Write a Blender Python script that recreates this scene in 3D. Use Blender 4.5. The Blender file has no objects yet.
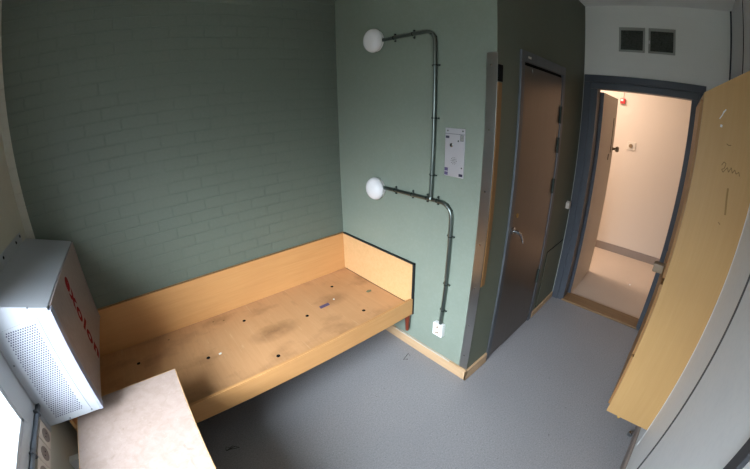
import bpy, bmesh, math, random
from mathutils import Vector, Matrix
random.seed(7)
PI = math.pi
scene = bpy.context.scene
COL = scene.collection

# ------------------------------------------------------------------ room measures (metres)
XB = 2.157      # end wall with the lamps
YS = -1.335     # side of the washroom block
XD = 3.683      # entrance wall
ZC = 2.667      # ceiling
YR = -2.505     # right wall
XW = -0.05      # window wall
SEAT = 0.385

# ------------------------------------------------------------------ materials
def S(h):
    v = [int(h[i:i+2], 16)/255 for i in (0, 2, 4)]
    return tuple((c/12.92 if c <= .04045 else ((c+.055)/1.055)**2.4) for c in v) + (1,)

class Mat:
    def __init__(s, name, col, rough=.6, metal=0, spec=.5):
        s.m = bpy.data.materials.new(name); s.m.use_nodes = True
        s.t = s.m.node_tree; s.n = s.t.nodes; s.l = s.t.links
        s.b = s.n['Principled BSDF']
        s.col = S(col) if isinstance(col, str) else col
        s.b.inputs['Base Color'].default_value = s.col
        s.b.inputs['Roughness'].default_value = rough
        s.b.inputs['Metallic'].default_value = metal
        s.b.inputs['Specular IOR Level'].default_value = spec
        s.cur = None; s.bump_prev = None
        s.tc = None
    def node(s, t, **k):
        n = s.n.new(t)
        for a, v in k.items(): setattr(n, a, v)
        return n
    def coord(s, scale=(1, 1, 1), rot=(0, 0, 0)):
        if s.tc is None: s.tc = s.node('ShaderNodeTexCoord')
        mp = s.node('ShaderNodeMapping')
        mp.inputs['Scale'].default_value = scale; mp.inputs['Rotation'].default_value = rot
        s.l.new(s.tc.outputs['Object'], mp.inputs['Vector'])
        return mp.outputs['Vector']
    def noise(s, scale, detail=4, stretch=(1, 1, 1), rough=.55, dist=0):
        n = s.node('ShaderNodeTexNoise')
        n.inputs['Scale'].default_value = scale; n.inputs['Detail'].default_value = detail
        n.inputs['Roughness'].default_value = rough; n.inputs['Distortion'].default_value = dist
        s.l.new(s.coord(stretch), n.inputs['Vector'])
        return n.outputs['Fac']
    def ramp(s, fac, stops, interp='LINEAR'):
        r = s.node('ShaderNodeValToRGB'); r.color_ramp.interpolation = interp
        e = r.color_ramp.elements
        while len(e) < len(stops): e.new(.5)
        for q, (p, c) in zip(e, stops):
            q.position = p; q.color = (c, c, c, 1) if not isinstance(c, (tuple, str)) else (S(c) if isinstance(c, str) else c)
        s.l.new(fac, r.inputs['Fac'])
        return r.outputs['Color']
    def mix(s, fac, col):
        """lay colour col over what is there, by fac"""
        m = s.node('ShaderNodeMix', data_type='RGBA')
        if hasattr(fac, 'is_linked'): s.l.new(fac, m.inputs[0])
        else: m.inputs[0].default_value = fac
        if s.cur is None: m.inputs[6].default_value = s.col
        else: s.l.new(s.cur, m.inputs[6])
        if hasattr(col, 'is_linked'): s.l.new(col, m.inputs[7])
        else: m.inputs[7].default_value = S(col) if isinstance(col, str) else col
        s.cur = m.outputs[2]
        s.l.new(s.cur, s.b.inputs['Base Color'])
        return s
    def bump(s, h, strength=.2, dist=.002):
        b = s.node('ShaderNodeBump'); b.inputs['Strength'].default_value = strength; b.inputs['Distance'].default_value = dist
        s.l.new(h, b.inputs['Height'])
        if s.bump_prev is not None: s.l.new(s.bump_prev, b.inputs['Normal'])
        s.bump_prev = b.outputs['Normal']
        s.l.new(s.bump_prev, s.b.inputs['Normal'])
        return s
    def roughness(s, fac, lo, hi):
        m = s.node('ShaderNodeMapRange'); m.inputs['To Min'].default_value = lo; m.inputs['To Max'].default_value = hi
        s.l.new(fac, m.inputs['Value']); s.l.new(m.outputs['Result'], s.b.inputs['Roughness'])
        return s
    def bricks(s, rot, bw=.215, bh=.072, mortar=.006):
        """height of painted brickwork"""
        t = s.node('ShaderNodeTexBrick')
        t.inputs['Color1'].default_value = (1, 1, 1, 1); t.inputs['Color2'].default_value = (.86, .86, .86, 1); t.inputs['Mortar'].default_value = (0, 0, 0, 1)
        t.inputs['Scale'].default_value = 1; t.inputs['Mortar Size'].default_value = mortar; t.inputs['Mortar Smooth'].default_value = .6
        t.inputs['Brick Width'].default_value = bw; t.inputs['Row Height'].default_value = bh
        s.l.new(s.coord((1, 1, 1), rot), t.inputs['Vector'])
        return t.outputs['Color'], t.outputs['Fac']

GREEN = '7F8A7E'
def green_paint(name, bricks=False, col=GREEN, dk='727D74', lt_='8F9991'):
    m = Mat(name, col, .55, 0, .4)
    m.mix(m.ramp(m.noise(3.5, 5), [(.35, 0), (.75, .22)]), dk)
    m.mix(m.ramp(m.noise(60, 3), [(.45, 0), (.8, .25)]), lt_)
    if bricks:
        c, f = m.bricks((PI/2, 0, 0))
        mk = m.ramp(m.noise(2.3, 4), [(.3, .1), (.62, 1)])
        mm = m.node('ShaderNodeMath', operation='MULTIPLY'); m.l.new(f, mm.inputs[0]); m.l.new(mk, mm.inputs[1])
        ml = m.node('ShaderNodeMath', operation='MULTIPLY'); m.l.new(mm.outputs[0], ml.inputs[0]); ml.inputs[1].default_value = .24
        m.mix(ml.outputs[0], '58665C')
        inv = m.node('ShaderNodeMath', operation='SUBTRACT'); inv.inputs[0].default_value = 1; m.l.new(mm.outputs[0], inv.inputs[1])
        m.bump(inv.outputs[0], .65, .005)
    m.bump(m.noise(140, 3), .22, .002)
    return m
M = {}
M['shaded_green_brick'] = green_paint('green painted brick', True, '656E63', '596257', '717A6F')  # end wall's green, darkened: the weaker light here is put into the colour
# the cream paint of the window wall turns the corner by a few centimetres
gb = M['shaded_green_brick']
sx = gb.node('ShaderNodeSeparateXYZ'); gb.l.new(gb.tc.outputs['Object'], sx.inputs[0])
lt = gb.node('ShaderNodeMath', operation='LESS_THAN'); gb.l.new(sx.outputs['X'], lt.inputs[0]); lt.inputs[1].default_value = 0.0
gb.mix(lt.outputs[0], 'BDBBAE')
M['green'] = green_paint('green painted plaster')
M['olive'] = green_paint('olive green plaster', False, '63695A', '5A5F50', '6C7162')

m = M['white_brick'] = Mat('white painted brick', 'EDEDE7', .6, 0, .3)
m.mix(m.ramp(m.noise(4, 4), [(.4, 0), (.8, .25)]), 'DCDCD5')
c, f = m.bricks((PI/2, 0, PI/2))
inv = m.node('ShaderNodeMath', operation='SUBTRACT'); inv.inputs[0].default_value = 1; m.l.new(f, inv.inputs[1])
m.bump(inv.outputs[0], .3, .003); m.bump(m.noise(90, 3), .2, .002)
m = M['cream'] = Mat('cream wall paint', 'BDBBAE', .6, 0, .3)
m.mix(m.ramp(m.noise(5, 4), [(.4, 0), (.8, .25)]), 'A9A799'); m.bump(m.noise(90, 3), .15, .002)
m = M['ceiling'] = Mat('ceiling paint', 'E8E8E5', .8, 0, .2); m.bump(m.noise(60, 3), .3, .003)
m = M['right'] = Mat('grey white wall panel', 'D6D8D9', .5, 0, .4)
m.mix(m.ramp(m.noise(45, 4), [(.45, 0), (.75, .22)]), 'BEC2C6'); m.mix(m.ramp(m.noise(5, 5), [(.5, 0), (.8, .3)]), 'C4C7C9'); m.bump(m.noise(120, 3), .12, .002)
m = M['corridor'] = Mat('corridor wall paint', 'CDC2B7', .7, 0, .25); m.bump(m.noise(70, 3), .3, .002)
m = M['floor'] = Mat('blue grey linoleum', '8E8D8F', .48, 0, .3)
m.mix(m.ramp(m.noise(105, 3, rough=.7), [(.46, 0), (.66, .6)]), '6F6F74')
m.mix(m.ramp(m.noise(150, 2), [(.53, 0), (.70, .5)]), 'ABABAE')
m.mix(m.ramp(m.noise(2.5, 5), [(.4, 0), (.8, .3)]), '7F7F83')
m.mix(m.ramp(m.noise(38, 2), [(.73, 0), (.76, .6)]), '3A3B40')
m.roughness(m.noise(3, 4), .42, .62)
m = M['floor_corridor'] = Mat('corridor linoleum', 'BFB0A2', .5, 0, .3)
m.mix(m.ramp(m.noise(140, 3, rough=.7), [(.45, 0), (.7, .45)]), 'A39586'); m.mix(m.ramp(m.noise(3, 5), [(.4, 0), (.8, .3)]), 'B0A294')

def wood(name, base, dark, light, axis=0, rough=.45, stain=None, grain=1.0):
    m = Mat(name, base, rough, 0, .35)
    st = [22, 22, 22]; st[axis] = 1.4
    g = m.noise(1.6, 6, tuple(st), .6, .6)
    m.mix(m.ramp(g, [(.35, 0), (.7, .55*grain)]), dark)
    st2 = [90, 90, 90]; st2[axis] = 3
    m.mix(m.ramp(m.noise(1.5, 3, tuple(st2)), [(.45, 0), (.75, .35*grain)]), light)
    if stain: m.mix(m.ramp(m.noise(2.6, 5), [(.48, 0), (.78, .55)]), stain)
    m.bump(g, .06, .001)
    return m
M['bed'] = wood('bed beech plywood', 'C8955F', 'B5814C', 'D4A673', 0, .42, 'B98655', .7)
m = M['seat'] = wood('worn bed board', 'C39468', 'AF8053', 'CFA378', 1, .45, 'B08255', .6)
# worn, darker patches and pale scratches where mattresses lay
m.mix(m.ramp(m.noise(3.2, 5, (1, 1.6, 1)), [(.52, 0), (.72, .55)]), '7B5636')
m.mix(m.ramp(m.noise(3.0, 6, (30, 1.6, 1), dist=.6), [(.63, 0), (.72, .35)]), 'D5B48E')
m.mix(m.ramp(m.noise(6.0, 5, (4, 1.2, 1)), [(.6, 0), (.75, .3)]), '8B6440')
for cx_, cy_, rx_, ry_, k_ in ((.18, -.05, .20, .10, .75), (.69, .03, .16, .09, .45)):
    mp = m.node('ShaderNodeMapping', vector_type='POINT'); mp.inputs['Location'].default_value = (-cx_/rx_, -cy_/ry_, 0); mp.inputs['Scale'].default_value = (1/rx_, 1/ry_, 0)
    m.l.new(m.tc.outputs['Object'], mp.inputs['Vector'])
    gr = m.node('ShaderNodeTexGradient', gradient_type='SPHERICAL'); m.l.new(mp.outputs['Vector'], gr.inputs['Vector'])
    mu = m.node('ShaderNodeMath', operation='MULTIPLY'); m.l.new(gr.outputs['Fac'], mu.inputs[0])
    m.l.new(m.ramp(m.noise(9, 5), [(.35, .3), (.65, 1)]), mu.inputs[1])
    m.mix(m.ramp(mu.outputs[0], [(.0, 0), (.7, k_)]), '6E4A2E')
M['bed_light'] = wood('bed edge beech', 'D2A878', 'C39762', 'DDB888', 0, .4)
M['black_edge'] = Mat('black edge band', '17171A', .5)
m = M['plywood'] = wood('wardrobe plywood', 'B7925F', 'AB8654', 'C2A06F', 2, .45, 'AD885A', .6)
M['ply_edge'] = wood('wardrobe edge wood', '9C7448', '7A5532', 'B08858', 2, .5)
M['oak'] = wood('raw timber', '8E6A40', '735230', 'A27C50', 2, .55)
M['base_wood'] = wood('timber skirting', 'C2A380', 'B08F69', 'D0B594', 0, .45)
M['base_wood_y'] = wood('timber skirting across', 'C2A380', 'B08F69', 'D0B594', 1, .45)
M['sill_wood'] = wood('door sill timber', '7E6346', '644A30', '957853', 1, .45)
M['red_wood'] = wood('stained red leg', '6E2F1E', '52200F', '853F2A', 2, .35)
m = M['laminate'] = Mat('mottled beige laminate', 'A49289', .42, 0, .4)
m.mix(m.ramp(m.noise(26, 6, rough=.65, dist=.5), [(.42, 0), (.66, .5)]), '8E7C70')
m.mix(m.ramp(m.noise(60, 4, dist=1), [(.55, 0), (.75, .45)]), 'B2A398')
m.mix(m.ramp(m.noise(14, 5, dist=2), [(.66, 0), (.72, .4)]), '7B695E')

def metal(name, col, rough, axis=2, metal_=1.0):
    m = Mat(name, col, rough, metal_)
    st = [120, 120, 120]; st[axis] = 2
    m.roughness(m.noise(1, 3, tuple(st)), rough*.75, rough*1.3)
    m.mix(m.ramp(m.noise(3, 4), [(.4, 0), (.8, .3)]), tuple(c*.75 for c in m.col[:3])+(1,))
    return m
m = M['steel'] = Mat('brushed steel', 'AEAEAC', .28, 1); m.mix(m.ramp(m.noise(6, 4), [(.4, 0), (.8, .25)]), '8C8C8A')
M['galv'] = metal('galvanised conduit', '747E7A', .32)
M['clip'] = Mat('painted clip', '3C4641', .5, .4)
M['door_steel'] = metal('steel door sheet', '7C7670', .34)
M['jamb_steel'] = metal('dull jamb steel', '7C8288', .5)
m = M['blue'] = Mat('dark blue grey gloss paint', '434850', .42, 0, .45); m.mix(m.ramp(m.noise(30, 4), [(.5, 0), (.8, .3)]), '4E545E')
m = M['leaf'] = Mat('beige door paint', 'CDBFAE', .5, 0, .4); m.bump(m.noise(60, 2), .08, .001)
M['dark'] = Mat('black gap', '0B0B0C', .8, 0, .1)
M['dark_grey'] = Mat('dark joint strip', '3B3D42', .6)
M['frame_grey'] = Mat('grey window paint', 'B7BEC2', .45)
M['white'] = Mat('white plastic', 'E2E3E3', .35)
M['offwhite'] = Mat('old white plastic', 'CDC4B8', .4)
m = M['heater'] = Mat('white enamel sheet', 'A8ADB4', .35, 0, .45)
m = M['film'] = Mat('greyish protective film', '8C8280', .4, 0, .4)
m.mix(m.ramp(m.noise(3, 4, (1, 1, 2.5)), [(.4, 0), (.65, .5)]), '787070'); m.mix(m.ramp(m.noise(16, 4, (1, 3, .8), dist=1), [(.55, 0), (.75, .3)]), '9A908E')
m.mix(m.ramp(m.noise(9, 5, (1, 22, 3)), [(.5, 0), (.6, .35)]), 'A59C9A')
M['acrylic'] = Mat('clear plastic edge', 'BCC3DA', .15, 0, .6); M['acrylic'].b.inputs['Transmission Weight'].default_value = .35
M['red'] = Mat('red print', '7E121B', .8, 0, .15)
M['sign_red'] = Mat('red plastic', 'B8232A', .4)
m = M['opal'] = Mat('opal glass', 'E6E6E8', .18, 0, .5); m.b.inputs['Subsurface Weight'].default_value = .15; m.b.inputs['Subsurface Radius'].default_value = (.03, .03, .03)
M['plate'] = metal('aluminium plate', 'C7C6CC', .42, 2, .55)
M['purple'] = Mat('violet tape', '4D4468', .5)
M['navy'] = Mat('dark label', '22223C', .5)
M['chrome'] = Mat('chrome', 'C8C8C6', .15, 1)
M['brass'] = Mat('worn brass', 'B39A62', .3, 1)
M['rubber'] = Mat('dark rubber', '24211F', .7)
M['knob'] = Mat('brown knob', '7D684C', .5)
M['skirt_grey'] = Mat('grey brown skirting', '857A73', .5)
M['knob_grey'] = Mat('brown grey knob', '8A7862', .5)
M['mud'] = Mat('green debris', '6E7258', .8)
M['paper'] = Mat('white paper', 'E4E4E0', .7)
M['scuff_white'] = Mat('white paint mark', 'D9DADB', .6)
M['marker'] = Mat('brown marker ink', '7C6034', .7)
M['peg'] = Mat('yellow wood peg', 'C39A4C', .5)
m = M['vent'] = Mat('dusty vent mesh', '50554E', .8); m.mix(m.ramp(m.noise(70, 3), [(.4, 0), (.7, .6)]), '23251F')
M['vent_frame'] = Mat('vent frame paint', 'A5A79F', .6)
M['concrete'] = Mat('pale outside ledge', '6C6C6A', .8)
m = M['ground_out'] = Mat('dark yard ground', '4A4D46', .9); m.mix(m.ramp(m.noise(.8, 5), [(.4, 0), (.7, .6)]), '3A4136')
gl = bpy.data.materials.new('window glass'); gl.use_nodes = True
t = gl.node_tree; t.nodes.clear()
o = t.nodes.new('ShaderNodeOutputMaterial'); mx = t.nodes.new('ShaderNodeMixShader'); tr = t.nodes.new('ShaderNodeBsdfTransparent'); gs = t.nodes.new('ShaderNodeBsdfGlossy')
tr.inputs[0].default_value = (.95, .97, .97, 1); gs.inputs['Roughness'].default_value = .02
mx.inputs[0].default_value = .05; t.links.new(tr.outputs[0], mx.inputs[1]); t.links.new(gs.outputs[0], mx.inputs[2]); t.links.new(mx.outputs[0], o.inputs[0])

# ------------------------------------------------------------------ mesh helpers
class MB:
    def __init__(s): s.bm = bmesh.new()
    def add(s, verts, faces):
        v = [s.bm.verts.new(p) for p in verts]
        out = []
        for f in faces:
            try: out.append(s.bm.faces.new([v[i] for i in f]))
            except ValueError: pass
        return v
    def box(s, a, b, bev=0, M_=None):
        a, b = [min(p, q) for p, q in zip(a, b)], [max(p, q) for p, q in zip(a, b)]
        t = bmesh.new()
        bmesh.ops.create_cube(t, size=1)
        for v in t.verts: v.co = Vector([(a[i]+b[i])/2 + v.co[i]*(b[i]-a[i]) for i in range(3)])
        if bev: bmesh.ops.bevel(t, geom=list(t.edges), offset=bev, segments=2, affect='EDGES', profile=.7)
        s.merge(t, M_); return s
    def merge(s, t, M_=None):
        t.verts.index_update()
        v = [s.bm.verts.new((M_ @ q.co) if M_ else q.co) for q in t.verts]
        for f in t.faces:
            try: s.bm.faces.new([v[q.index] for q in f.verts])
            except ValueError: pass
        t.free()
    def prism(s, poly, axis, a, b, bev=0):
        """poly of 2D points in the other two axes (in order), extruded along axis from a to b"""
        def P(p, h):
            q = [0, 0, 0]; o = [i for i in range(3) if i != axis]
            q[axis] = h; q[o[0]] = p[0]; q[o[1]] = p[1]; return q
        t = bmesh.new(); n = len(poly)
        va = [t.verts.new(P(p, a)) for p in poly]; vb = [t.verts.new(P(p, b)) for p in poly]
        t.faces.new(va); t.faces.new(vb[::-1])
        for i in range(n): t.faces.new([va[i], vb[i], vb[(i+1) % n], va[(i+1) % n]])
        bmesh.ops.recalc_face_normals(t, faces=list(t.faces))
        if bev: bmesh.ops.bevel(t, geom=list(t.edges), offset=bev, segments=2, affect='EDGES', profile=.7)
        s.merge(t); return s
    def lathe(s, prof, base, ax, n=28, sq=(1, 1)):
        """prof: (radius, height) pairs; turned about axis vector ax from base"""
        ax = Vector(ax).normalized(); u = ax.orthogonal().normalized(); w = ax.cross(u); base = Vector(base)
        rings = []
        for r, h in prof:
            if r < 1e-6: rings.append([s.bm.verts.new(base+ax*h)])
            else: rings.append([s.bm.verts.new(base+ax*h+(u*math.cos(2*PI*k/n)*sq[0]+w*math.sin(2*PI*k/n)*sq[1])*r) for k in range(n)])
        for A, B in zip(rings, rings[1:]):
            for k in range(n):
                q = (k+1) % n
                if len(A) == 1 and len(B) == 1: continue
                if len(A) == 1: s.bm.faces.new([A[0], B[k], B[q]])
                elif len(B) == 1: s.bm.faces.new([A[k], A[q], B[0]][::-1])
                else: s.bm.faces.new([A[k], B[k], B[q], A[q]])
        if len(rings[0]) > 1: s.bm.faces.new(rings[0])
        if len(rings[-1]) > 1: s.bm.faces.new(rings[-1][::-1])
        return s
    def tube(s, pts, r, n=14):
        pts = [Vector(p) for p in pts]; rings = []
        ref = None
        for i, p in enumerate(pts):
            d = (pts[min(i+1, len(pts)-1)]-pts[max(i-1, 0)]).normalized()
            if ref is None: ref = d.orthogonal().normalized()
            u = (ref-d*ref.dot(d)).normalized(); ref = u; w = d.cross(u)
            rr = r[i] if isinstance(r, (list, tuple)) else r
            rings.append([s.bm.verts.new(p+(u*math.cos(2*PI*k/n)+w*math.sin(2*PI*k/n))*rr) for k in range(n)])
        for A, B in zip(rings, rings[1:]):
            for k in range(n): s.bm.faces.new([A[k], B[k], B[(k+1) % n], A[(k+1) % n]])
        s.bm.faces.new(rings[0][::-1]); s.bm.faces.new(rings[-1])
        return s
    def build(s, name, mat, parent=None, smooth=False):
        bmesh.ops.recalc_face_normals(s.bm, faces=list(s.bm.faces))
        me = bpy.data.meshes.new(name); s.bm.to_mesh(me); s.bm.free()
        if smooth:
            me.polygons.foreach_set('use_smooth', [True]*len(me.polygons))
            try: me.set_sharp_from_angle(angle=math.radians(38))
            except Exception: pass
        return link(name, me, mat, parent)
def link(name, me, mat, parent=None):
    o = bpy.data.objects.new(name, me); COL.objects.link(o)
    me.materials.clear(); me.materials.append(mat.m if isinstance(mat, Mat) else mat)
    if parent is not None:
        o.parent = parent
        d = Vector((0, 0, 0)); q = parent
        while q is not None: d += q.location; q = q.parent
        me.transform(Matrix.Translation(-d))
    return o
def tag(o, label, cat, group=None, kind=None):
    o['label'] = label; o['category'] = cat
    if group: o['group'] = group
    if kind: o['kind'] = kind
    return o
def thing(name, loc, label, cat, group=None, kind=None):
    o = bpy.data.objects.new(name, None); COL.objects.link(o); o.location = loc; o.empty_display_size = .05
    return tag(o, label, cat, group, kind)
def box(name, a, b, mat, parent=None, bev=.002, smooth=False):
    return MB().box(a, b, bev).build(name, mat, parent, smooth)
def struct(o, label, cat): return tag(o, label, cat, None, 'structure')

# ------------------------------------------------------------------ shell
struct(box('floor', (-.3, -2.65, -.12), (3.69, .15, 0), M['floor'], bev=0), 'blue grey speckled linoleum floor of the cell', 'floor')
struct(box('floor_corridor', (3.69, -4.2, -.12), (5.6, .6, 0), M['floor_corridor'], bev=0), 'brownish linoleum floor of the corridor beyond the door', 'floor')
struct(box('ceiling', (-.3, -2.65, ZC), (5.6, .6, ZC+.12), M['ceiling'], bev=0), 'grey white ceiling above the entrance wall', 'ceiling')
struct(box('ceiling_corridor', (3.69, -4.2, ZC), (5.6, -2.65, ZC+.12), M['ceiling'], bev=0), 'ceiling of the corridor', 'ceiling')
struct(box('wall_left', (-.3, 0, 0), (2.3, .15, ZC), M['shaded_green_brick'], bev=0), 'shade-darkened green painted brick wall behind the bed', 'wall')
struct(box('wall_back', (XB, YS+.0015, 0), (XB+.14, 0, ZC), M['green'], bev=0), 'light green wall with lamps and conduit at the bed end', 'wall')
DX0, DX1, DZ = 2.445, 3.115, 2.02
b = MB()
b.box((XB+.0005, YS, 0), (DX0, YS+.12, ZC)); b.box((DX1, YS, 0), (XD, YS+.12, ZC)); b.box((DX0, YS, DZ), (DX1, YS+.12, ZC))
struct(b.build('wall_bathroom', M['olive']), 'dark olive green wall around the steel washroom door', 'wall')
EY0, EY1, EZ = -1.40, -2.285, 2.03
b = MB()
b.box((XD, EY0, 0), (XD+.12, .45, ZC)); b.box((XD, -4.2, 0), (XD+.12, EY1, ZC)); b.box((XD, EY1, EZ), (XD+.12, EY0, ZC))
struct(b.build('wall_entrance', M['white_brick']), 'white painted brick wall above the open entrance door', 'wall')
struct(box('wall_right', (-.3, YR-.15, 0), (XD, YR, ZC), M['right'], bev=0), 'grey white panelled wall along the right side', 'wall')
WY0, WY1, WZ0, WZ1 = -1.02, -2.36, .865, 2.05
b = MB()
b.box((XW-.12, WY0, 0), (XW, 0, ZC)); b.box((XW-.12, YR, 0), (XW, WY1, ZC)); b.box((XW-.12, WY1, 0), (XW, WY0, WZ0-.02)); b.box((XW-.12, WY1, WZ1), (XW, WY0, ZC))
struct(b.build('wall_window', M['cream']), 'cream painted window wall at the left edge', 'wall')
b = MB(); b.box((5.42, -4.2, 0), (5.55, .45, ZC)); b.box((XD, .45, 0), (5.55, .58, ZC)); b.box((XD, -4.33, 0), (5.55, -4.2, ZC))
struct(b.build('wall_corridor', M['corridor']), 'peach lit corridor wall seen through the open door', 'wall')

# window
w = thing('window_1', (XW, (WY0+WY1)/2, WZ0), 'bright window with grey frame at lower left corner', 'window', kind='structure')
b = MB()
fx0, fx1 = XW-.06, XW+.004
ft = .055
b.box((fx0, WY0, WZ0-.02), (fx1, WY0-ft+.03, WZ1), .004); b.box((fx0, WY1, WZ0-.02), (fx1, WY1+ft, WZ1), .004)
b.box((fx0, WY1, WZ0-.02), (fx1, WY0, WZ0+.012), .004); b.box((fx0, WY1, WZ1-ft), (fx1, WY0, WZ1), .004)
b.build('window_frame', M['frame_grey'], w)
box('window_casing', (XW-.001, WY0-.004, WZ0-.075), (XW+.006, WY0+.125, WZ1+.06), M['frame_grey'], w, .001)
b = MB(); b.box((XW-.001, WY1-.08, WZ0-.075), (XW+.0055, WY0, WZ0-.005), .001); b.build('window_apron', M['frame_grey'], w)
box('mullion', (fx0+.01, -1.74, WZ0), (fx1-.01, -1.69, WZ1-.03), M['frame_grey'], w, .004)
box('pane', (XW-.036, WY1+.03, WZ0), (XW-.030, WY0-.01, WZ1-.02), gl, w, 0)
struct(box('windowsill_outside', (-.75, -2.9, .74), (XW-.12, -.6, .85), M['concrete'], bev=.01), 'pale ledge outside the window', 'windowsill')
struct(box('ground_outside', (-60, -50, -4.2), (-.4, 50, -4), M['ground_out'], bev=0), 'yard ground far below the window', 'ground')

# skirtings, trims
struct(box('baseboard_back', (XB-.016, YS-.016, 0), (XB, -.02, .086), M['base_wood_y'], bev=.003), 'pale timber skirting below the green end wall', 'skirting')
b = MB(); b.box((XB-.016, YS-.016, 0), (DX0-.045, YS, .086), .003); b.box((DX1+.05, YS-.014, 0), (XD-.022, YS, .055), .003)
struct(b.build('baseboard_bathroom', M['base_wood']), 'pale timber skirting beside the washroom door', 'skirting')
struct(box('baseboard_right', (-.05, YR, 0), (XD-.03, YR+.018, .088), M['skirt_grey'], bev=.003), 'grey brown skirting at the foot of the right wall', 'skirting')
struct(box('baseboard_corridor', (5.405, -4.2, 0), (5.42, .45, .105), M['skirt_grey'], bev=.003), 'grey skirting along the corridor wall', 'skirting')
struct(box('trim_1', (1.883, YR-.002, .09), (1.898, YR+.003, ZC), M['dark_grey'], bev=0), 'thin dark joint down the grey right wall', 'wall joint')
struct(box('trim_2', (1.225, YR-.002, .09), (1.268, YR+.012, ZC), M['dark_grey'], bev=.002), 'wide dark strip on right wall at the picture edge', 'wall joint')
struct(box('trim_3', (3.022, YR-.002, .09), (3.034, YR+.004, ZC), M['dark_grey'], bev=0), 'thin dark joint above the wooden wardrobe', 'wall joint')
struct(box('trim_4', (XD-.012, YR-.001, .09), (XD, YR+.012, ZC), M['dark_grey'], bev=0), 'dark corner joint right of the ventilation openings', 'wall joint')
box_ = MB(); box_.box((XB-.0168, -.66, .079), (XB-.005, -1.20, .0868), .0008)
o = box_.build('paint_smear', Mat('grey filler', 'C6BCAC', .7)); tag(o, 'white filler smear on top of the timber skirting', 'paint smear')
o = box('filler_line', (2.236, YR-.001, .14), (2.242, YR+.002, 2.05), M['scuff_white'], bev=.001); tag(o, 'white filler line where wardrobe side meets right wall', 'filler')

# ------------------------------------------------------------------ steel corner guard
g = thing('corner_guard', (XB, YS, .086), 'steel corner guard strip on edge of the green end wall', 'corner guard')
b = MB(); b.box((XB-.004, YS-.004, .087), (XB, YS+.058, 2.003), .001);
b.build('steel_strip', M['steel'], g)
for z in (1.94, 1.62, 1.3, 1.0, .72, .45, .2):
    MB().lathe([(.006, 0), (.005, .002), (0, .0025)], (XB-.004, YS+.03, z), (-1, 0, 0), 12).build('screw', M['chrome'], g, True)
o = box('timber_batten', (XB+.006, YS-.006, .74), (XB+.046, YS+.001, 1.858), M['oak'], bev=.0015); tag(o, 'raw brown timber batten on dark wall beside steel strip', 'batten')
o = box('dark_block', (XB+.006, YS-.007, 1.862), (XB+.05, YS, 1.945), M['dark'], bev=.002); tag(o, 'black block on top of the raw timber batten', 'block')

# ------------------------------------------------------------------ washroom door
d = thing('door_1', ((DX0+DX1)/2, YS, 0), 'grey steel washroom door closed in the dark green wall', 'door', kind='structure')
b = MB()
b.box((DX0-.04, YS-.012, .012), (DX0+.004, YS+.06, DZ-.0205), .002); b.box((DX1-.012, YS-.012, .0), (DX1+.04, YS+.06, DZ-.0205), .002); b.box((DX0-.04, YS-.012, DZ-.02), (DX1+.04, YS+.06, DZ+.04), .002)
b.build('door_frame', M['jamb_steel'], d)
box('frame_gap', (DX0, YS+.004, .01), (DX1, YS+.05, DZ-.005), M['dark'], d, 0)
lf = box('door_leaf', (DX0+.006, YS-.008, .02), (DX1-.03, YS+.03, DZ-.04), M['door_steel'], d, .002)
for z0, z1 in ((1.66, 1.78), (1.45, 1.56), (1.15, 1.26), (.40, .52)):
    MB().tube([(DX1-.03, YS-.014, z0), (DX1-.03, YS-.014, z1)], .009).build('hinge', M['clip'], d, True)
h = MB().lathe([(.024, 0), (.024, .006), (.02, .008), (.009, .009), (.009, .045), (0, .047)], (2.474, YS-.008, 1.01), (0, -1, 0)).build('lever_handle', M['chrome'], lf, True)
MB().tube([(2.462, YS-.05, 1.01), (2.485, YS-.055, 1.0), (2.53, YS-.055, .955), (2.562, YS-.05, .918)], [.009, .009, .0085, .007]).build('lever', M['chrome'], h, True)
MB().lathe([(.013, 0), (.013, .004), (.006, .005), (.006, .003), (0, .003)], (2.51, YS-.008, 1.10), (0, -1, 0), 20, (1, 1.3)).build('lock_rosette', M['brass'], lf, True)
box('label_sticker', (2.49, YS-.0135, DZ+.002), (2.53, YS-.012, DZ+.014), M['paper'], d, 0)
box('latch_mark', (2.553, YS-.0095, 1.945), (2.563, YS-.008, 1.968), M['chrome'], lf, 0)
hp = thing('wall_hatch', (3.42, YS, .1), 'green access hatch low on wall left of entrance frame', 'hatch')
b = MB(); b.box((3.245, YS-.003, .06), (3.655, YS+.002, .615)); b.build('groove', M['dark'], hp)
box('panel', (3.252, YS-.006, .06), (3.648, YS+.001, .608), M['olive'], hp, .002)
o = MB().prism([(3.545, .935), (3.60, .93), (3.60, .985), (3.575, 1.0), (3.545, .99)], 1, YS+.001, YS-.03, .004).build('door_bumper', M['offwhite']); tag(o, 'small cream plastic bumper on dark wall beside entrance frame', 'bumper')

# ------------------------------------------------------------------ entrance door
d = thing('door_2', (XD, -1.84, 0), 'open entrance door in dark blue grey frame to the corridor', 'door', kind='structure')
OL, OR, OT = -1.463, -2.222, 1.97
b = MB()
b.box((XD-.028, -1.347, 0), (XD+.005, EY0-.005, EZ-.0055), .003); b.box((XD-.028, -2.325, 0), (XD+.005, EY1+.005, EZ-.0055), .003); b.box((XD-.028, -2.325, EZ-.005), (XD+.005, -1.347, 2.083), .003)
b.build('casing', M['blue'], d)
b = MB()
b.box((XD-.018, EY0, 0), (XD+.10, OL, OT-.0005), .003); b.box((XD-.018, OR, 0), (XD+.10, EY1, OT-.0005), .003); b.box((XD-.018, EY1, OT), (XD+.10, EY0, EZ-.006), .003)
b.build('jamb', M['blue'], d)
box('pale_edge', (XD-.022, YS-.012, .01), (XD-.002, YS-.005, 2.08), M['vent_frame'], d, 0)  # thin pale strip down the left side of the frame
lf = box('door_leaf', (3.828, -1.444, .012), (4.545, -1.487, 1.955), M['leaf'], d, .002)
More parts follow.
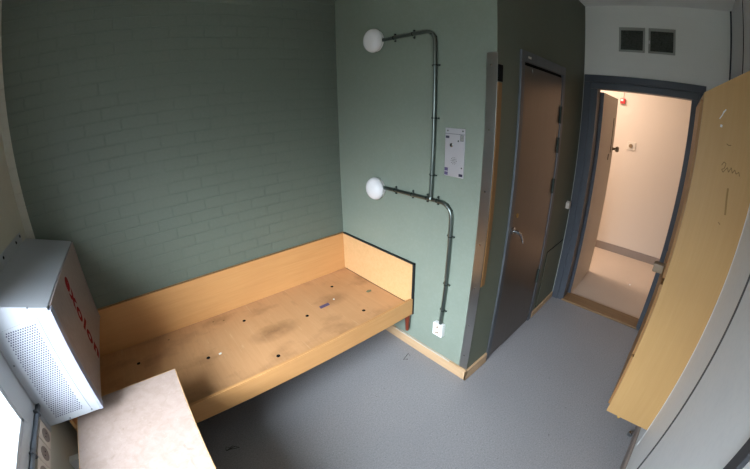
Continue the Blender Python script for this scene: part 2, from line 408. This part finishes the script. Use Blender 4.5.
box('leaf_edge', (3.822, -1.443, .012), (3.829, -1.488, 1.955), M['blue'], lf, .001)
for z, dz in ((1.62, .27), (.82, .18), (.15, .12)):
    MB().tube([(3.806, -1.447, z-dz), (3.806, -1.447, z+dz)], .009).build('hinge', M['rubber'], d, True)
MB().lathe([(.014, 0), (.013, .03), (.026, .04), (.03, .055), (.024, .07), (0, .074)], (4.497, -1.487, 1.435), (0, -1, 0)).build('door_knob', M['knob'], lf, True)
box('lock_slot', (4.30, -1.4865, 1.33), (4.335, -1.489, 1.39), M['dark'], lf, 0)
MB().box((-.012, -.0015, -.175), (.012, .0015, .175), 0, Matrix.Translation((4.40, -1.4875, 1.575))).build('slot_trim', M['dark'], lf)
b = MB(); b.box((XD-.02, OR-.01, 0), (3.84, OL+.012, .02), .004)
b.build('threshold', M['sill_wood'], d)

# ventilation openings
def vent(y0, y1, label):
    v = thing('wall_vent', (XD, (y0+y1)/2, 2.385), label, 'vent', 'ventilation openings above the entrance')
    z0, z1 = 2.287, 2.485
    b = MB(); t = .016; x0 = XD-.010
    b.box((x0, y0, z0), (XD, y0-t, z1), .002); b.box((x0, y1+t, z0), (XD, y1, z1), .002); b.box((x0, y1, z0), (XD, y0, z0+t), .002); b.box((x0, y1, z1-t-.008), (XD, y0, z1), .002)
    b.build('frame', M['vent_frame'], v)
    box('recess', (XD-.0035, y0-t, z0+t), (XD-.001, y1+t, z1-t), M['vent'], v, 0)
    b = MB()
    for k in range(9):
        z = z0+t+.008+k*.0175; b.box((XD-.008, y0-t, z), (XD-.004, y1+t, z+.004), 0, None)
    for k in range(7):
        y = y0-t-.012-k*(abs(y1-y0)-2*t-.024)/6; b.box((XD-.007, y+.002, z0+t), (XD-.0045, y-.002, z1-t))
    b.build('grille', M['vent'], v)
    return v
vent(-1.622, -1.832, 'left dark square vent above the entrance door, nearer the green wall')
v2 = vent(-1.86, -2.072, 'right dark square vent above the entrance door, with a white chip')
box('white_chip', (XD-.012, -1.862, 2.36), (XD-.009, -1.872, 2.385), M['scuff_white'], v2, 0)

# corridor fittings
s = thing('light_switch', (5.42, -1.565, 1.44), 'small cream switch plate on the corridor wall', 'switch')
box('plate', (5.41, -1.515, 1.39), (5.42, -1.625, 1.495), M['offwhite'], s, .004)
MB().lathe([(.026, 0), (.024, .012), (.01, .014), (0, .014)], (5.41, -1.562, 1.442), (-1, 0, 0)).build('rotary_knob', M['knob'], s, True)
s = thing('alarm_box', (5.42, -1.39, 1.99), 'small red and white alarm box high on corridor wall', 'alarm')
box('housing', (5.39, -1.365, 1.955), (5.42, -1.43, 2.02), M['sign_red'], s, .004)
box('window', (5.387, -1.372, 1.985), (5.391, -1.405, 2.012), M['white'], s, .001)
b = MB(); b.tube([(5.413, -1.40, 2.021), (5.413, -1.40, ZC-.002)], .006); b.build('cable', M['offwhite'], s, True)
o = MB().lathe([(.011, 0), (.009, .008), (0, .01)], (4.55, -2.0, 0), (0, 0, 1), 7, (1, .7)).build('crumb', M['paper']); tag(o, 'tiny pale crumb on the corridor floor', 'crumb')

# ------------------------------------------------------------------ bed
bed = thing('bed', (1.07, -.41, 0), 'low beech plywood bed with panel back along brick wall', 'bed')
BX0 = .012
o = MB(); o.box((BX0+.018, -.024, SEAT-.018), (XB-.021, -.808, SEAT), .001)
seat = o.build('seat_board', M['seat'], bed)
box('back_panel', (BX0, -.004, .304), (XB-.004, -.024, .707), M['bed'], bed, .0015)
b = MB(); b.box((BX0, -.003, .7072), (XB-.004, -.0245, .711), .0005); b.box((BX0, -.0005, .3), (XB-.004, -.0042, .711))
b.build('back_edging', M['ply_edge'], bed)
b = MB(); b.box((XB-.022, -.0245, .39), (XB-.0065, -.820, .707), .0015); b.build('headboard', M['bed_light'], bed)
b = MB(); b.box((XB-.0225, -.0245, .7072), (XB-.001, -.829, .7135), .0005); b.box((XB-.023, -.820, .44), (XB-.001, -.829, .7135), .0005); b.box((XB-.0065, -.0245, .36), (XB-.001, -.829, .7135))
b.build('headboard_edging', M['black_edge'], bed)
box('front_rail', (BX0, -.808, .304), (XB-.012, -.826, .4355), M['bed'], bed, .0015)
box('rail_edging', (XB-.0125, -.80, .30), (XB-.001, -.8305, .437), M['black_edge'], bed, .001)
box('foot_panel', (BX0, -.024, .304), (BX0+.018, -.802, .60), M['bed'], bed, .0015)
b = MB(); b.box((BX0+.018, -.30, .30), (XB-.03, -.33, .367)); b.box((BX0+.018, -.56, .30), (XB-.03, -.59, .367)); b.build('under_frame', M['oak'], bed)
for x, y in ((2.125, -.797), (2.09, -.09), (.12, -.785), (.12, -.09)):
    MB().tube([(x, y, .31), (x+.004, y, .165), (x+.004, y, .15)], [.022, .0145, .012], 14).build('leg', M['red_wood'], bed, True)
for i, (x, y) in enumerate(((.362, -.246), (.787, -.45), (1.122, -.216), (1.156, -.69), (1.505, -.442), (1.861, -.224), (1.843, -.645))):
    MB().lathe([(.0125, 0), (.0125, .0008), (0, .0009)], (x, y, SEAT), (0, 0, 1), 16).build('vent_hole', M['dark'], bed)
for x, y in ((.595, -.109), (1.0, -.12), (.93, -.09)):
    MB().lathe([(.007, 0), (.007, .0006), (0, .0007)], (x, y, SEAT), (0, 0, 1), 10).build('screw_head', M['marker'], bed)
def patch(name, pts, z, h, mat, label, cat):
    o = MB().prism(pts, 2, z, z+h).build(name, mat); return tag(o, label, cat)
patch('tape_strip', [(1.630, -.399), (1.709, -.397), (1.705, -.428), (1.625, -.431)], SEAT, .001, M['purple'], 'violet tape strip stuck on the bed board', 'tape')
patch('paper_scrap', [(.856, -.450), (.870, -.448), (.876, -.456), (.868, -.464), (.855, -.462)], SEAT, .002, M['paper'], 'white paper scrap on the bed board near the desk', 'paper')
patch('plaster_crumb', [(1.762, -.382), (1.772, -.384), (1.771, -.394), (1.762, -.393)], SEAT, .004, M['paper'], 'tiny white crumb beside the violet tape on bed', 'crumb')
patch('leaf_scrap', [(2.015, -.463), (2.035, -.458), (2.06, -.468), (2.05, -.482), (2.02, -.482)], SEAT, .005, M['mud'], 'greenish scrap on the bed board near the headboard', 'scrap')

# ------------------------------------------------------------------ desk
dk = thing('desk', (.32, -1.25, 0), 'beige laminate desk top with wooden edge below the window', 'desk')
DKX0, DKX1, DKY0, DKY1, DKZ = .055, .589, -.71, -1.75, .603
box('desk_top', (DKX0+.003, DKY0-.003, DKZ-.026), (DKX1-.003, DKY1, DKZ), M['laminate'], dk, .0008)
b = MB(); b.box((DKX1-.0035, DKY0, DKZ-.027), (DKX1, DKY1, DKZ-.0005), .0008); b.box((DKX0, DKY0, DKZ-.027), (DKX1, DKY0-.0035, DKZ-.0005), .0008); b.box((DKX0, DKY0, DKZ-.027), (DKX0+.0035, DKY1, DKZ-.0005), .0008)
b.build('edge_band', M['bed_light'], dk)
for y in (-.86, -1.70): box('side_panel', (DKX0+.22, y, 0), (DKX1-.10, y-.02, DKZ-.027), M['bed'], dk, .002)
o = MB().prism([(XW, .505), (XW+.055, .505), (XW+.05, .49), (XW, .42)], 1, -.915, -.95, .002).build('shelf_bracket', M['white']); tag(o, 'small white bracket on dark wall beside the desk', 'bracket')

# ------------------------------------------------------------------ heater cover
ht = thing('heater', (.08, -.45, .665), 'white sloped metal heater box with plastic shield above the desk', 'heater')
HX, HY0, HY1 = .212, -.03, -.875
prof = [(XW+.002, .667), (HX, .667), (HX, 1.182), (XW+.002, 1.27)]
MB().prism(prof, 1, HY0, HY1, .004).build('housing', M['heater'], ht)
MB().prism([(XW, 1.262), (XW+.002, 1.262), (XW+.002, 1.325), (XW, 1.325)], 1, -.10, HY1-.02).build('wall_flange', M['heater'], ht)
MB().prism([(XW, .69), (XW+.003, .66), (XW+.003, 1.27), (XW, 1.30)], 1, HY1, HY1-.03).build('side_flange', M['heater'], ht)
pl = MB().prism([(-.012, .692), (.172, .692), (.160, 1.160), (-.025, 1.148)], 1, HY1, HY1-.0022, .0006).build('side_grille', M['heater'], ht)
b = MB()
rows, cols = 44, 13
for r in range(rows):
    for c_ in range(cols):
        x = .006+.134*(c_+(.5 if r % 2 else 0))/(cols-.5); z = .708+.427*r/(rows-1)
        b.lathe([(.0037, 0), (.0037, .0004)], (x, HY1-.0022, z), (0, -1, 0), 6)
b.build('perforation', Mat('grey perforation holes', '4C4C60', .7), pl)
for x, z in ((.138, 1.206), (.0, 1.19), (-.03, .80), (.172, .682), (.06, .676), (-.03, 1.0)):
    MB().lathe([(.0045, 0), (.0035, .002), (0, .0025)], (x, HY1-.0005, z), (0, -1, 0), 10).build('screw', M['jamb_steel'], ht, True)
for y, z in ((-.12, 1.308), (-.45, 1.303), (-.21, 1.30)):
    MB().lathe([(.009, 0), (.006, .003), (0, .0035)], (XW+.002, y, z), (1, 0, 0), 10).build('flange_screw', M['dark'], ht, True)
sh = box('front_shield', (HX+.001, HY0-.012, .672), (HX+.008, HY1+.041, 1.172), M['film'], ht, .001)
b = MB(); b.box((HX-.003, HY1+.042, .668), (HX+.012, HY1-.004, 1.172), .002); b.build('shield_channel', M['acrylic'], ht)
b = MB(); b.box((HX, HY0-.004, .668), (HX+.01, HY0-.02, 1.172), .0015); b.box((HX, HY0-.012, 1.168), (HX+.009, HY1+.03, 1.178), .001); b.build('shield_edge', M['film'], ht)
def text_mesh(body, size, offset):
    cu = bpy.data.curves.new('txt', 'FONT'); cu.body = body; cu.size = size; cu.offset = offset; cu.space_character = 1.16; cu.extrude = .0004; cu.align_x = 'CENTER'; cu.align_y = 'CENTER'; cu.resolution_u = 6
    ob = bpy.data.objects.new('txt', cu); COL.objects.link(ob)
    dg = bpy.context.evaluated_depsgraph_get(); me = bpy.data.meshes.new_from_object(ob.evaluated_get(dg)); bpy.data.objects.remove(ob)
    return me
me = text_mesh('exolon', .15, .0052)
xs = [v.co.x for v in me.vertices]; ys = [v.co.y for v in me.vertices]
sc_ = .452/(max(xs)-min(xs)); cx_ = (max(xs)+min(xs))/2; 
sy_ = .098/(max(ys)-min(ys)); cy_ = (max(ys)+min(ys))/2
for v in me.vertices:
    u, w_, e = (v.co.x-cx_)*sc_, (v.co.y-cy_)*sy_, v.co.z
    v.co = (HX+.0086+e, -.468+w_, .912-u)
link('logo_text', me, M['red'], sh)
# conduit and sockets on the window wall
wc = thing('window_conduit', (XW, -1.1, .79), 'grey conduit pipe running under the window frame', 'conduit')
MB().tube([(XW+.0125, -.85, .79), (XW+.0125, -1.0, .793), (XW+.0125, -1.60, .805)], .011).build('pipe', M['jamb_steel'], wc, True)
MB().tube([(XW+.0125, -1.09, .795), (XW+.0125, -1.13, .796)], .0128).build('pipe_coupler', M['jamb_steel'], wc, True)
for y in (-.92, -1.145): MB().box((XW+.001, y, .776), (XW+.0255, y-.010, .812), .003).build('clip', M['jamb_steel'], wc)
for i, (y, lab) in enumerate(((-.93, 'cream wall socket closest to the white heater box'), (-1.03, 'middle cream wall socket of three under the window'), (-1.13, 'cream wall socket farthest from the heater, at picture edge'))):
    so = thing('wall_socket', (XW, y-.045, .72), lab, 'socket', 'sockets under the window')
    box('cover', (XW, y, .676), (XW+.014, y-.094, .764), M['offwhite'], so, .004)
    MB().lathe([(.030, 0), (.030, .0015), (.024, .002), (.021, .0005), (0, .0005)], (XW+.014, y-.047, .717), (1, 0, 0)).build('outlet_ring', M['skirt_grey'], so, True)
    b = MB()
    for dy in (-.0095, .0095): b.lathe([(.003, 0), (.003, .0008)], (XW+.0145, y-.047+dy, .717), (1, 0, 0), 10)
    b.build('pin_holes', M['dark'], so)

# ------------------------------------------------------------------ lamps, conduits, intercom, socket on the end wall
def wall_lamp(y, z, label):
    L = thing('wall_lamp', (XB, y, z), label, 'wall lamp', 'opal wall lamps')
    MB().lathe([(.066, 0), (.07, .003), (.07, .014), (.066, .018)], (XB, y, z), (-1, 0, 0), 32).build('base_ring', M['white'], L, True)
    MB().lathe([(.062, .014), (.072, .017), (.0785, .026), (.079, .036), (.075, .050), (.066, .063), (.051, .074), (.03, .081), (0, .084)], (XB, y, z), (-1, 0, 0), 36).build('opal_globe', M['opal'], L, True)
    return L
L1 = wall_lamp(-.468, 2.16, 'upper round white wall lamp, near the ceiling')
wall_lamp(-.462, 1.168, 'lower round white wall lamp, above the bed end')
for dy, dz in ((.035, -.048), (.02, -.060)):
    # dark blemishes on the dome
    p = Vector((-.075, dy, dz)); n_ = p.normalized()
    MB().lathe([(.007, 0), (.005, .0015), (0, .002)], Vector((XB-.060, -.468+dy, 2.16+dz)), Vector((-.6, dy*9, dz*9)), 9).build('dark_blemish', M['jamb_steel'], L1)
R_ = .0115; XP = XB-.0165
def arc(cy, cz, r, a0, a1, n=10): return [(XP, cy+r*math.cos(a0+(a1-a0)*k/n), cz+r*math.sin(a0+(a1-a0)*k/n)) for k in range(n+1)]
def clip(parent, y, z, along):
    b = MB(); w_ = .004
    if along == 'y':
        b.box((XB-.003, y-w_, z-.026), (XB-.0005, y+w_, z+.026), .0008); b.tube([(XP, y-w_, z), (XP, y+w_, z)], R_+.0012)
        ends = ((0, -.021), (0, .021))
    elif along == 'z':
        b.box((XB-.003, y-.026, z-w_), (XB-.0005, y+.026, z+w_), .0008); b.tube([(XP, y, z-w_), (XP, y, z+w_)], R_+.0012)
        ends = ((-.021, 0), (.021, 0))
    else:
        Mx = Matrix.Translation((0, y, z)) @ Matrix.Rotation(along, 4, 'X')
        b.box((XB-.003, -.026, -w_), (XB-.0005, .026, w_), .0008, Mx)
        c_, s_ = math.cos(along), math.sin(along)
        b.tube([(XP, y+s_*w_, z-c_*w_), (XP, y-s_*w_, z+c_*w_)], R_+.0012)
        ends = ((-.021*c_, -.021*s_), (.021*c_, .021*s_))
    for dy, dz in ends: b.lathe([(.006, 0), (.006, .008), (.004, .011), (0, .011)], (XB-.003, y+dy, z+dz), (-1, 0, 0), 10)
    b.build('clip', M['clip'], parent, True)
c1 = thing('upper_conduit', (XB, -.945, 1.7), 'steel conduit rising from lower pipe to the upper lamp', 'conduit')
pts = [(XP, -.50, 2.155), (XP, -.70, 2.152), (XP, -.88, 2.150)] + arc(-.885, 2.085, .065, PI/2, PI, 10)[1:]
pts = [(p[0], p[1] if i < 3 else -.885-( -.885-p[1])*-1*-1, p[2]) for i, p in enumerate(pts)]
pts = [(XP, -.53, 2.155), (XP, -.88, 2.152)] + [(XP, -.897-.065*math.sin(t_*PI/20), 2.087+.065*math.cos(t_*PI/20)) for t_ in range(1, 11)] + [(XP, -.962, 1.9), (XP, -.956, 1.5), (XP, -.946, 1.2005)]
MB().tube(pts, R_).build('pipe', M['galv'], c1, True)
for y, z, a in ((-.643, 2.154, 'y'), (-.80, 2.153, 'y'), (-.943, 2.133, PI/4), (-.962, 1.957, 'z'), (-.959, 1.662, 'z'), (-.951, 1.333, 'z')): clip(c1, y, z, a)
c2 = thing('lower_conduit', (XB, -1.0, 1.0), 'steel conduit from lower lamp down to the wall socket', 'conduit')
pts = [(XP, -.51, 1.184), (XP, -1.02, 1.186)] + [(XP, -1.025-.08*math.sin(t_*PI/20), 1.106+.08*math.cos(t_*PI/20)) for t_ in range(1, 11)] + [(XP, -1.106, .9), (XP, -1.102, .6), (XP, -1.090, .36)]
MB().tube(pts, R_).build('pipe', M['galv'], c2, True)
MB().tube([(XP, -.946, 1.1995), (XP, -.946, 1.187)], [R_+.002, R_+.004]).build('branch_joint', M['galv'], c2, True)
for y, z, a in ((-.643, 1.185, 'y'), (-.795, 1.186, 'y'), (-.915, 1.187, 'y'), (-.997, 1.187, 'y'), (-1.083, 1.163, PI/4), (-1.106, .993, 'z'), (-1.103, .669, 'z'), (-1.097, .47, 'z')): clip(c2, y, z, a)
so = thing('power_socket', (XB, -1.085, .31), 'white double power socket low on the green wall', 'socket')
box('cover', (XB-.035, -1.042, .262), (XB, -1.122, .36), M['white'], so, .005)
for z in (.333, .288):
    MB().lathe([(.017, 0), (.017, .0015), (.014, .002), (.012, .0006), (0, .0006)], (XB-.035, -1.08, z), (-1, 0, 0), 20).build('outlet_ring', M['offwhite'], so, True)
    MB().lathe([(.006, 0), (.006, .0012), (0, .0012)], (XB-.0356, -1.085, z+.004), (-1, 0, 0), 12).build('pin_hole', M['knob'], so)
    MB().lathe([(.004, 0), (.004, .0012), (0, .0012)], (XB-.0356, -1.072, z-.004), (-1, 0, 0), 12).build('pin_hole', M['knob'], so)
ic = thing('intercom', (XB, -1.097, 1.477), 'metal intercom plate with button and speaker on green wall', 'intercom')
box('face_plate', (XB-.006, -1.032, 1.345), (XB+.001, -1.162, 1.612), M['plate'], ic, .002)
box('joint_line', (XB-.0066, -1.033, 1.580), (XB-.0058, -1.161, 1.583), M['jamb_steel'], ic, 0)
box('corner_tag', (XB-.0068, -1.036, 1.556), (XB-.0058, -1.060, 1.570), M['navy'], ic, 0)
box('grey_sticker', (XB-.0068, -1.132, 1.545), (XB-.0058, -1.155, 1.578), M['jamb_steel'], ic, 0)
b = MB()
for k in range(4): b.box((XB-.0072, -1.134, 1.549+k*.007), (XB-.0066, -1.153, 1.5525+k*.007))
b.build('sticker_print', M['vent_frame'], ic)
for z0, z1 in ((1.374, 1.392), (1.350, 1.368)): box('violet_tag', (XB-.0068, -1.034, z0), (XB-.0058, -1.057, z1), M['purple'], ic, 0)
box('corner_tag', (XB-.0068, -1.132, 1.352), (XB-.0058, -1.157, 1.367), M['navy'], ic, 0)
b_ = MB().lathe([(.011, 0), (.011, .004), (.007, .0055), (0, .006)], (XB-.006, -1.078, 1.52), (-1, 0, 0)).build('call_button', M['chrome'], ic, True)
box('button_mark', (XB-.0125, -1.073, 1.512), (XB-.0118, -1.079, 1.528), M['dark'], b_, 0)
b = MB()
for ring, nn in ((0, 1), (.009, 6), (.018, 10)):
    for k in range(nn): b.lathe([(.0024, 0), (.0024, .0006)], (XB-.006, -1.095+ring*math.cos(2*PI*k/nn), 1.435+ring*math.sin(2*PI*k/nn)), (-1, 0, 0), 8)
b.build('speaker_holes', M['vent'], ic)
for y, z in ((-1.048, 1.598), (-1.148, 1.60), (-1.148, 1.40), (-1.12, 1.545)):
    MB().lathe([(.005, 0), (.004, .0012), (0, .0015)], (XB-.006, y, z), (-1, 0, 0), 10).build('screw', M['clip'], ic, True)

# ------------------------------------------------------------------ wardrobe
wd = thing('wardrobe', (2.5, -2.38, .27), 'tall plywood wall wardrobe with sloping top, side toward window', 'wardrobe')
X0, X1, YF = 2.244, 2.80, -2.246
side = [(YF, .268), (YR+.001, .268), (YR+.001, 2.052), (YF, 1.888)]
sp = MB().prism(side, 0, X0, X0+.018, .001).build('side_panel', M['plywood'], wd)
MB().prism(side, 0, X1-.018, X1, .001).build('side_panel', M['plywood'], wd)
MB().prism([(YF, 1.869), (YF, 1.887), (YR+.001, 2.051), (YR+.001, 2.033)], 0, X0+.018, X1-.018).build('top_panel', M['plywood'], wd)
box('bottom_panel', (X0+.018, YF-.012, .280), (X1-.018, YR+.001, .298), M['plywood'], wd, .001)
box('back_panel', (X0+.018, YR+.001, .298), (X1-.018, YR+.007, 1.88), M['plywood'], wd, 0)
box('shelf', (X0+.018, YF-.012, 1.07), (X1-.018, YR+.007, 1.088), M['plywood'], wd, .001)
for z0, z1, dx in ((1.095, 1.86, .004), (.66, 1.06, .012), (.305, .65, .003)):
    dr = box('door', (X0+.018+dx, YF-.004, z0), (X1-.022, YF+.012, z1), M['ply_edge'], wd, .002)
    if z0 == .66:
        pass
k = box('lock_knob', (2.475, YF+.012, 1.028), (2.525, YF+.066, 1.074), M['knob_grey'], wd, .008)
MB().lathe([(.009, 0), (.009, .013), (.007, .015)], (X0+.01, -2.326, .268), (0, 0, -1), 12).build('shelf_peg', M['peg'], wd, True)
def mark(parent, name, pts, mat, w=.006):
    # a painted stroke on the wardrobe side
    b = MB()
    for (y0, z0), (y1, z1) in zip(pts, pts[1:]):
        d_ = Vector((0, y1-y0, z1-z0)); n_ = Vector((0, -d_.z, d_.y)).normalized()*w/2
        A, B_ = Vector((X0-.0006, y0, z0)), Vector((X0-.0006, y1, z1))
        q = [A+n_, B_+n_, B_-n_, A-n_]; q2 = [p+Vector((.0007, 0, 0)) for p in q]
        b.add(q+q2, [(0, 1, 2, 3), (4, 5, 6, 7)[::-1], (0, 1, 5, 4), (1, 2, 6, 5), (2, 3, 7, 6), (3, 0, 4, 7)])
    return b.build(name, mat, parent)
mark(sp, 'white_scratch', [(-2.332, 1.83), (-2.328, 1.815), (-2.318, 1.798)], M['scuff_white'], .004)
mark(sp, 'white_scratch', [(-2.330, 1.822), (-2.340, 1.838)], M['scuff_white'], .005)
mark(sp, 'white_dab', [(-2.324, 1.773), (-2.333, 1.772)], M['scuff_white'], .010)
mark(sp, 'scribble', [(-2.355, 1.625), (-2.362, 1.64), (-2.372, 1.635), (-2.368, 1.615), (-2.358, 1.61), (-2.366, 1.60), (-2.38, 1.622), (-2.388, 1.605), (-2.396, 1.625), (-2.404, 1.605), (-2.412, 1.62), (-2.42, 1.605), (-2.43, 1.615), (-2.436, 1.60)], M['marker'], .003)
mark(sp, 'scuff', [(-2.36, 1.71), (-2.37, 1.705), (-2.38, 1.708)], M['marker'], .003)
mark(sp, 'scuff', [(-2.40, 1.545), (-2.405, 1.50), (-2.415, 1.44)], Mat('brown scuff', '8C6C38', .6), .008)
mark(sp, 'scuff', [(-2.395, 1.405), (-2.405, 1.398)], Mat('brown scuff small', '86683A', .6), .004)

# ------------------------------------------------------------------ small floor things
s = thing('door_stop', (2.43, -2.465, 0), 'small metal door stop on floor below the wardrobe', 'door stop')
MB().lathe([(.017, 0), (.017, .003), (.010, .005)], (2.43, -2.465, 0), (0, 0, 1), 20).build('base', M['jamb_steel'], s, True)
MB().lathe([(.008, .004), (.008, .014), (.013, .016), (.013, .026), (.008, .029), (0, .029)], (2.43, -2.465, 0), (0, 0, 1), 20).build('knob', M['chrome'], s, True)
def floor_mark(cx, cy, lab, n=5, seed=1):
    rg = random.Random(seed); P = [Vector((cx+rg.uniform(-.045, .045), cy+rg.uniform(-.03, .03))) for k in range(n+1)]
    b = MB(); up = [b.bm.verts.new((p.x, p.y+.002, .0008)) for p in P]; lo = [b.bm.verts.new((p.x+.001, p.y-.002, .0008)) for p in P]
    for k in range(n): b.bm.faces.new([up[k], up[k+1], lo[k+1], lo[k]])
    o = b.build('scuff_mark', M['rubber']); return tag(o, lab, 'scuff mark')
floor_mark(2.03, -.895, 'black scuff marks on floor beside the bed leg', 4, 4)
floor_mark(.69, -.83, 'black scuff marks on the dark floor beside the desk', 7, 9)

# ------------------------------------------------------------------ light
SKY_BASE, SKY_GLOW = 20, 46
W = bpy.data.worlds.new('overcast sky'); scene.world = W; W.use_nodes = True
t = W.node_tree; bg = t.nodes['Background']
tc = t.nodes.new('ShaderNodeTexCoord'); sp_ = t.nodes.new('ShaderNodeSeparateXYZ'); rp = t.nodes.new('ShaderNodeValToRGB')
t.links.new(tc.outputs['Generated'], sp_.inputs[0]); t.links.new(sp_.outputs['Z'], rp.inputs['Fac'])
e = rp.color_ramp.elements; e[0].position = 0; e[0].color = (.13, .14, .155, 1); e[1].position = 1; e[1].color = (.42, .45, .50, 1)
for p_, v_ in ((.16, .36), (.40, .98), (.7, .62)):
    q = e.new(p_); q.color = (v_*.95, v_*1.01, v_*1.11, 1)
# the sun behind the clouds: a broad bright patch of sky to one side
dt = t.nodes.new('ShaderNodeVectorMath'); dt.operation = 'DOT_PRODUCT'; t.links.new(tc.outputs['Generated'], dt.inputs[0]); dt.inputs[1].default_value = Vector((-.74, -.50, .45)).normalized()
def mth(op, a, b):
    n = t.nodes.new('ShaderNodeMath'); n.operation = op
    for i, v in enumerate((a, b)):
        if hasattr(v, 'is_linked'): t.links.new(v, n.inputs[i])
        else: n.inputs[i].default_value = v
    return n.outputs[0]
glow = mth('ADD', mth('MULTIPLY', mth('POWER', mth('MAXIMUM', dt.outputs['Value'], 0), 4), SKY_GLOW), SKY_BASE)
t.links.new(rp.outputs['Color'], bg.inputs['Color']); t.links.new(glow, bg.inputs['Strength'])
pd = bpy.data.lights.new('window_portal', 'AREA'); pd.shape = 'RECTANGLE'; pd.size = 1.36; pd.size_y = 1.20
pd.cycles.is_portal = True
po = bpy.data.objects.new('window_portal', pd); COL.objects.link(po); po.location = (XW-.13, (WY0+WY1)/2, (WZ0+WZ1)/2); po.rotation_euler = (0, -PI/2, 0)
cl = bpy.data.lights.new('corridor_lamp', 'AREA'); cl.shape = 'RECTANGLE'; cl.size = .3; cl.size_y = 1.2; cl.energy = 50; cl.color = (1, .77, .61)
co = bpy.data.objects.new('corridor_lamp', cl); COL.objects.link(co); co.location = (4.62, -.75, ZC-.03)

# ------------------------------------------------------------------ camera (wide-angle lens, measured from the photograph's straight edges)
cam = bpy.data.cameras.new('camera'); cam.sensor_fit = 'HORIZONTAL'; cam.sensor_width = 36; cam.sensor_height = 36*469/750
cam.type = 'PANO'
s_ = 750/(36*400)
A = (1.19576, .05404, -.21871, .09131)
cy = cam
cy.panorama_type = 'FISHEYE_LENS_POLYNOMIAL'
cy.fisheye_fov = PI
cy.fisheye_polynomial_k0 = 0
cy.fisheye_polynomial_k1 = -A[0]*s_; cy.fisheye_polynomial_k2 = -A[1]*s_**2; cy.fisheye_polynomial_k3 = -A[2]*s_**3; cy.fisheye_polynomial_k4 = -A[3]*s_**4
cam.clip_start = .02; cam.clip_end = 200
ob = bpy.data.objects.new('camera', cam); COL.objects.link(ob)
R = Matrix(((0.6016, -0.7575, 0.2535), (0.7082, 0.6526, 0.2695), (-0.3696, 0.0173, 0.9290)))
f, l, u = R.col[0], R.col[1], R.col[2]
Mx = Matrix((( -l.x, u.x, -f.x), (-l.y, u.y, -f.y), (-l.z, u.z, -f.z))).to_4x4()
Mx.translation = Vector((.6616, -2.1719, 1.72))
ob.matrix_world = Mx
scene.camera = ob

vs = scene.view_settings
vs.view_transform = 'Standard'; vs.look = 'None'; vs.gamma = 1; vs.use_curve_mapping = False; vs.exposure = .08
scene.cycles.use_denoising = True
scene.cycles.max_bounces = 10; scene.cycles.diffuse_bounces = 6
scene.cycles.sample_clamp_indirect = 6
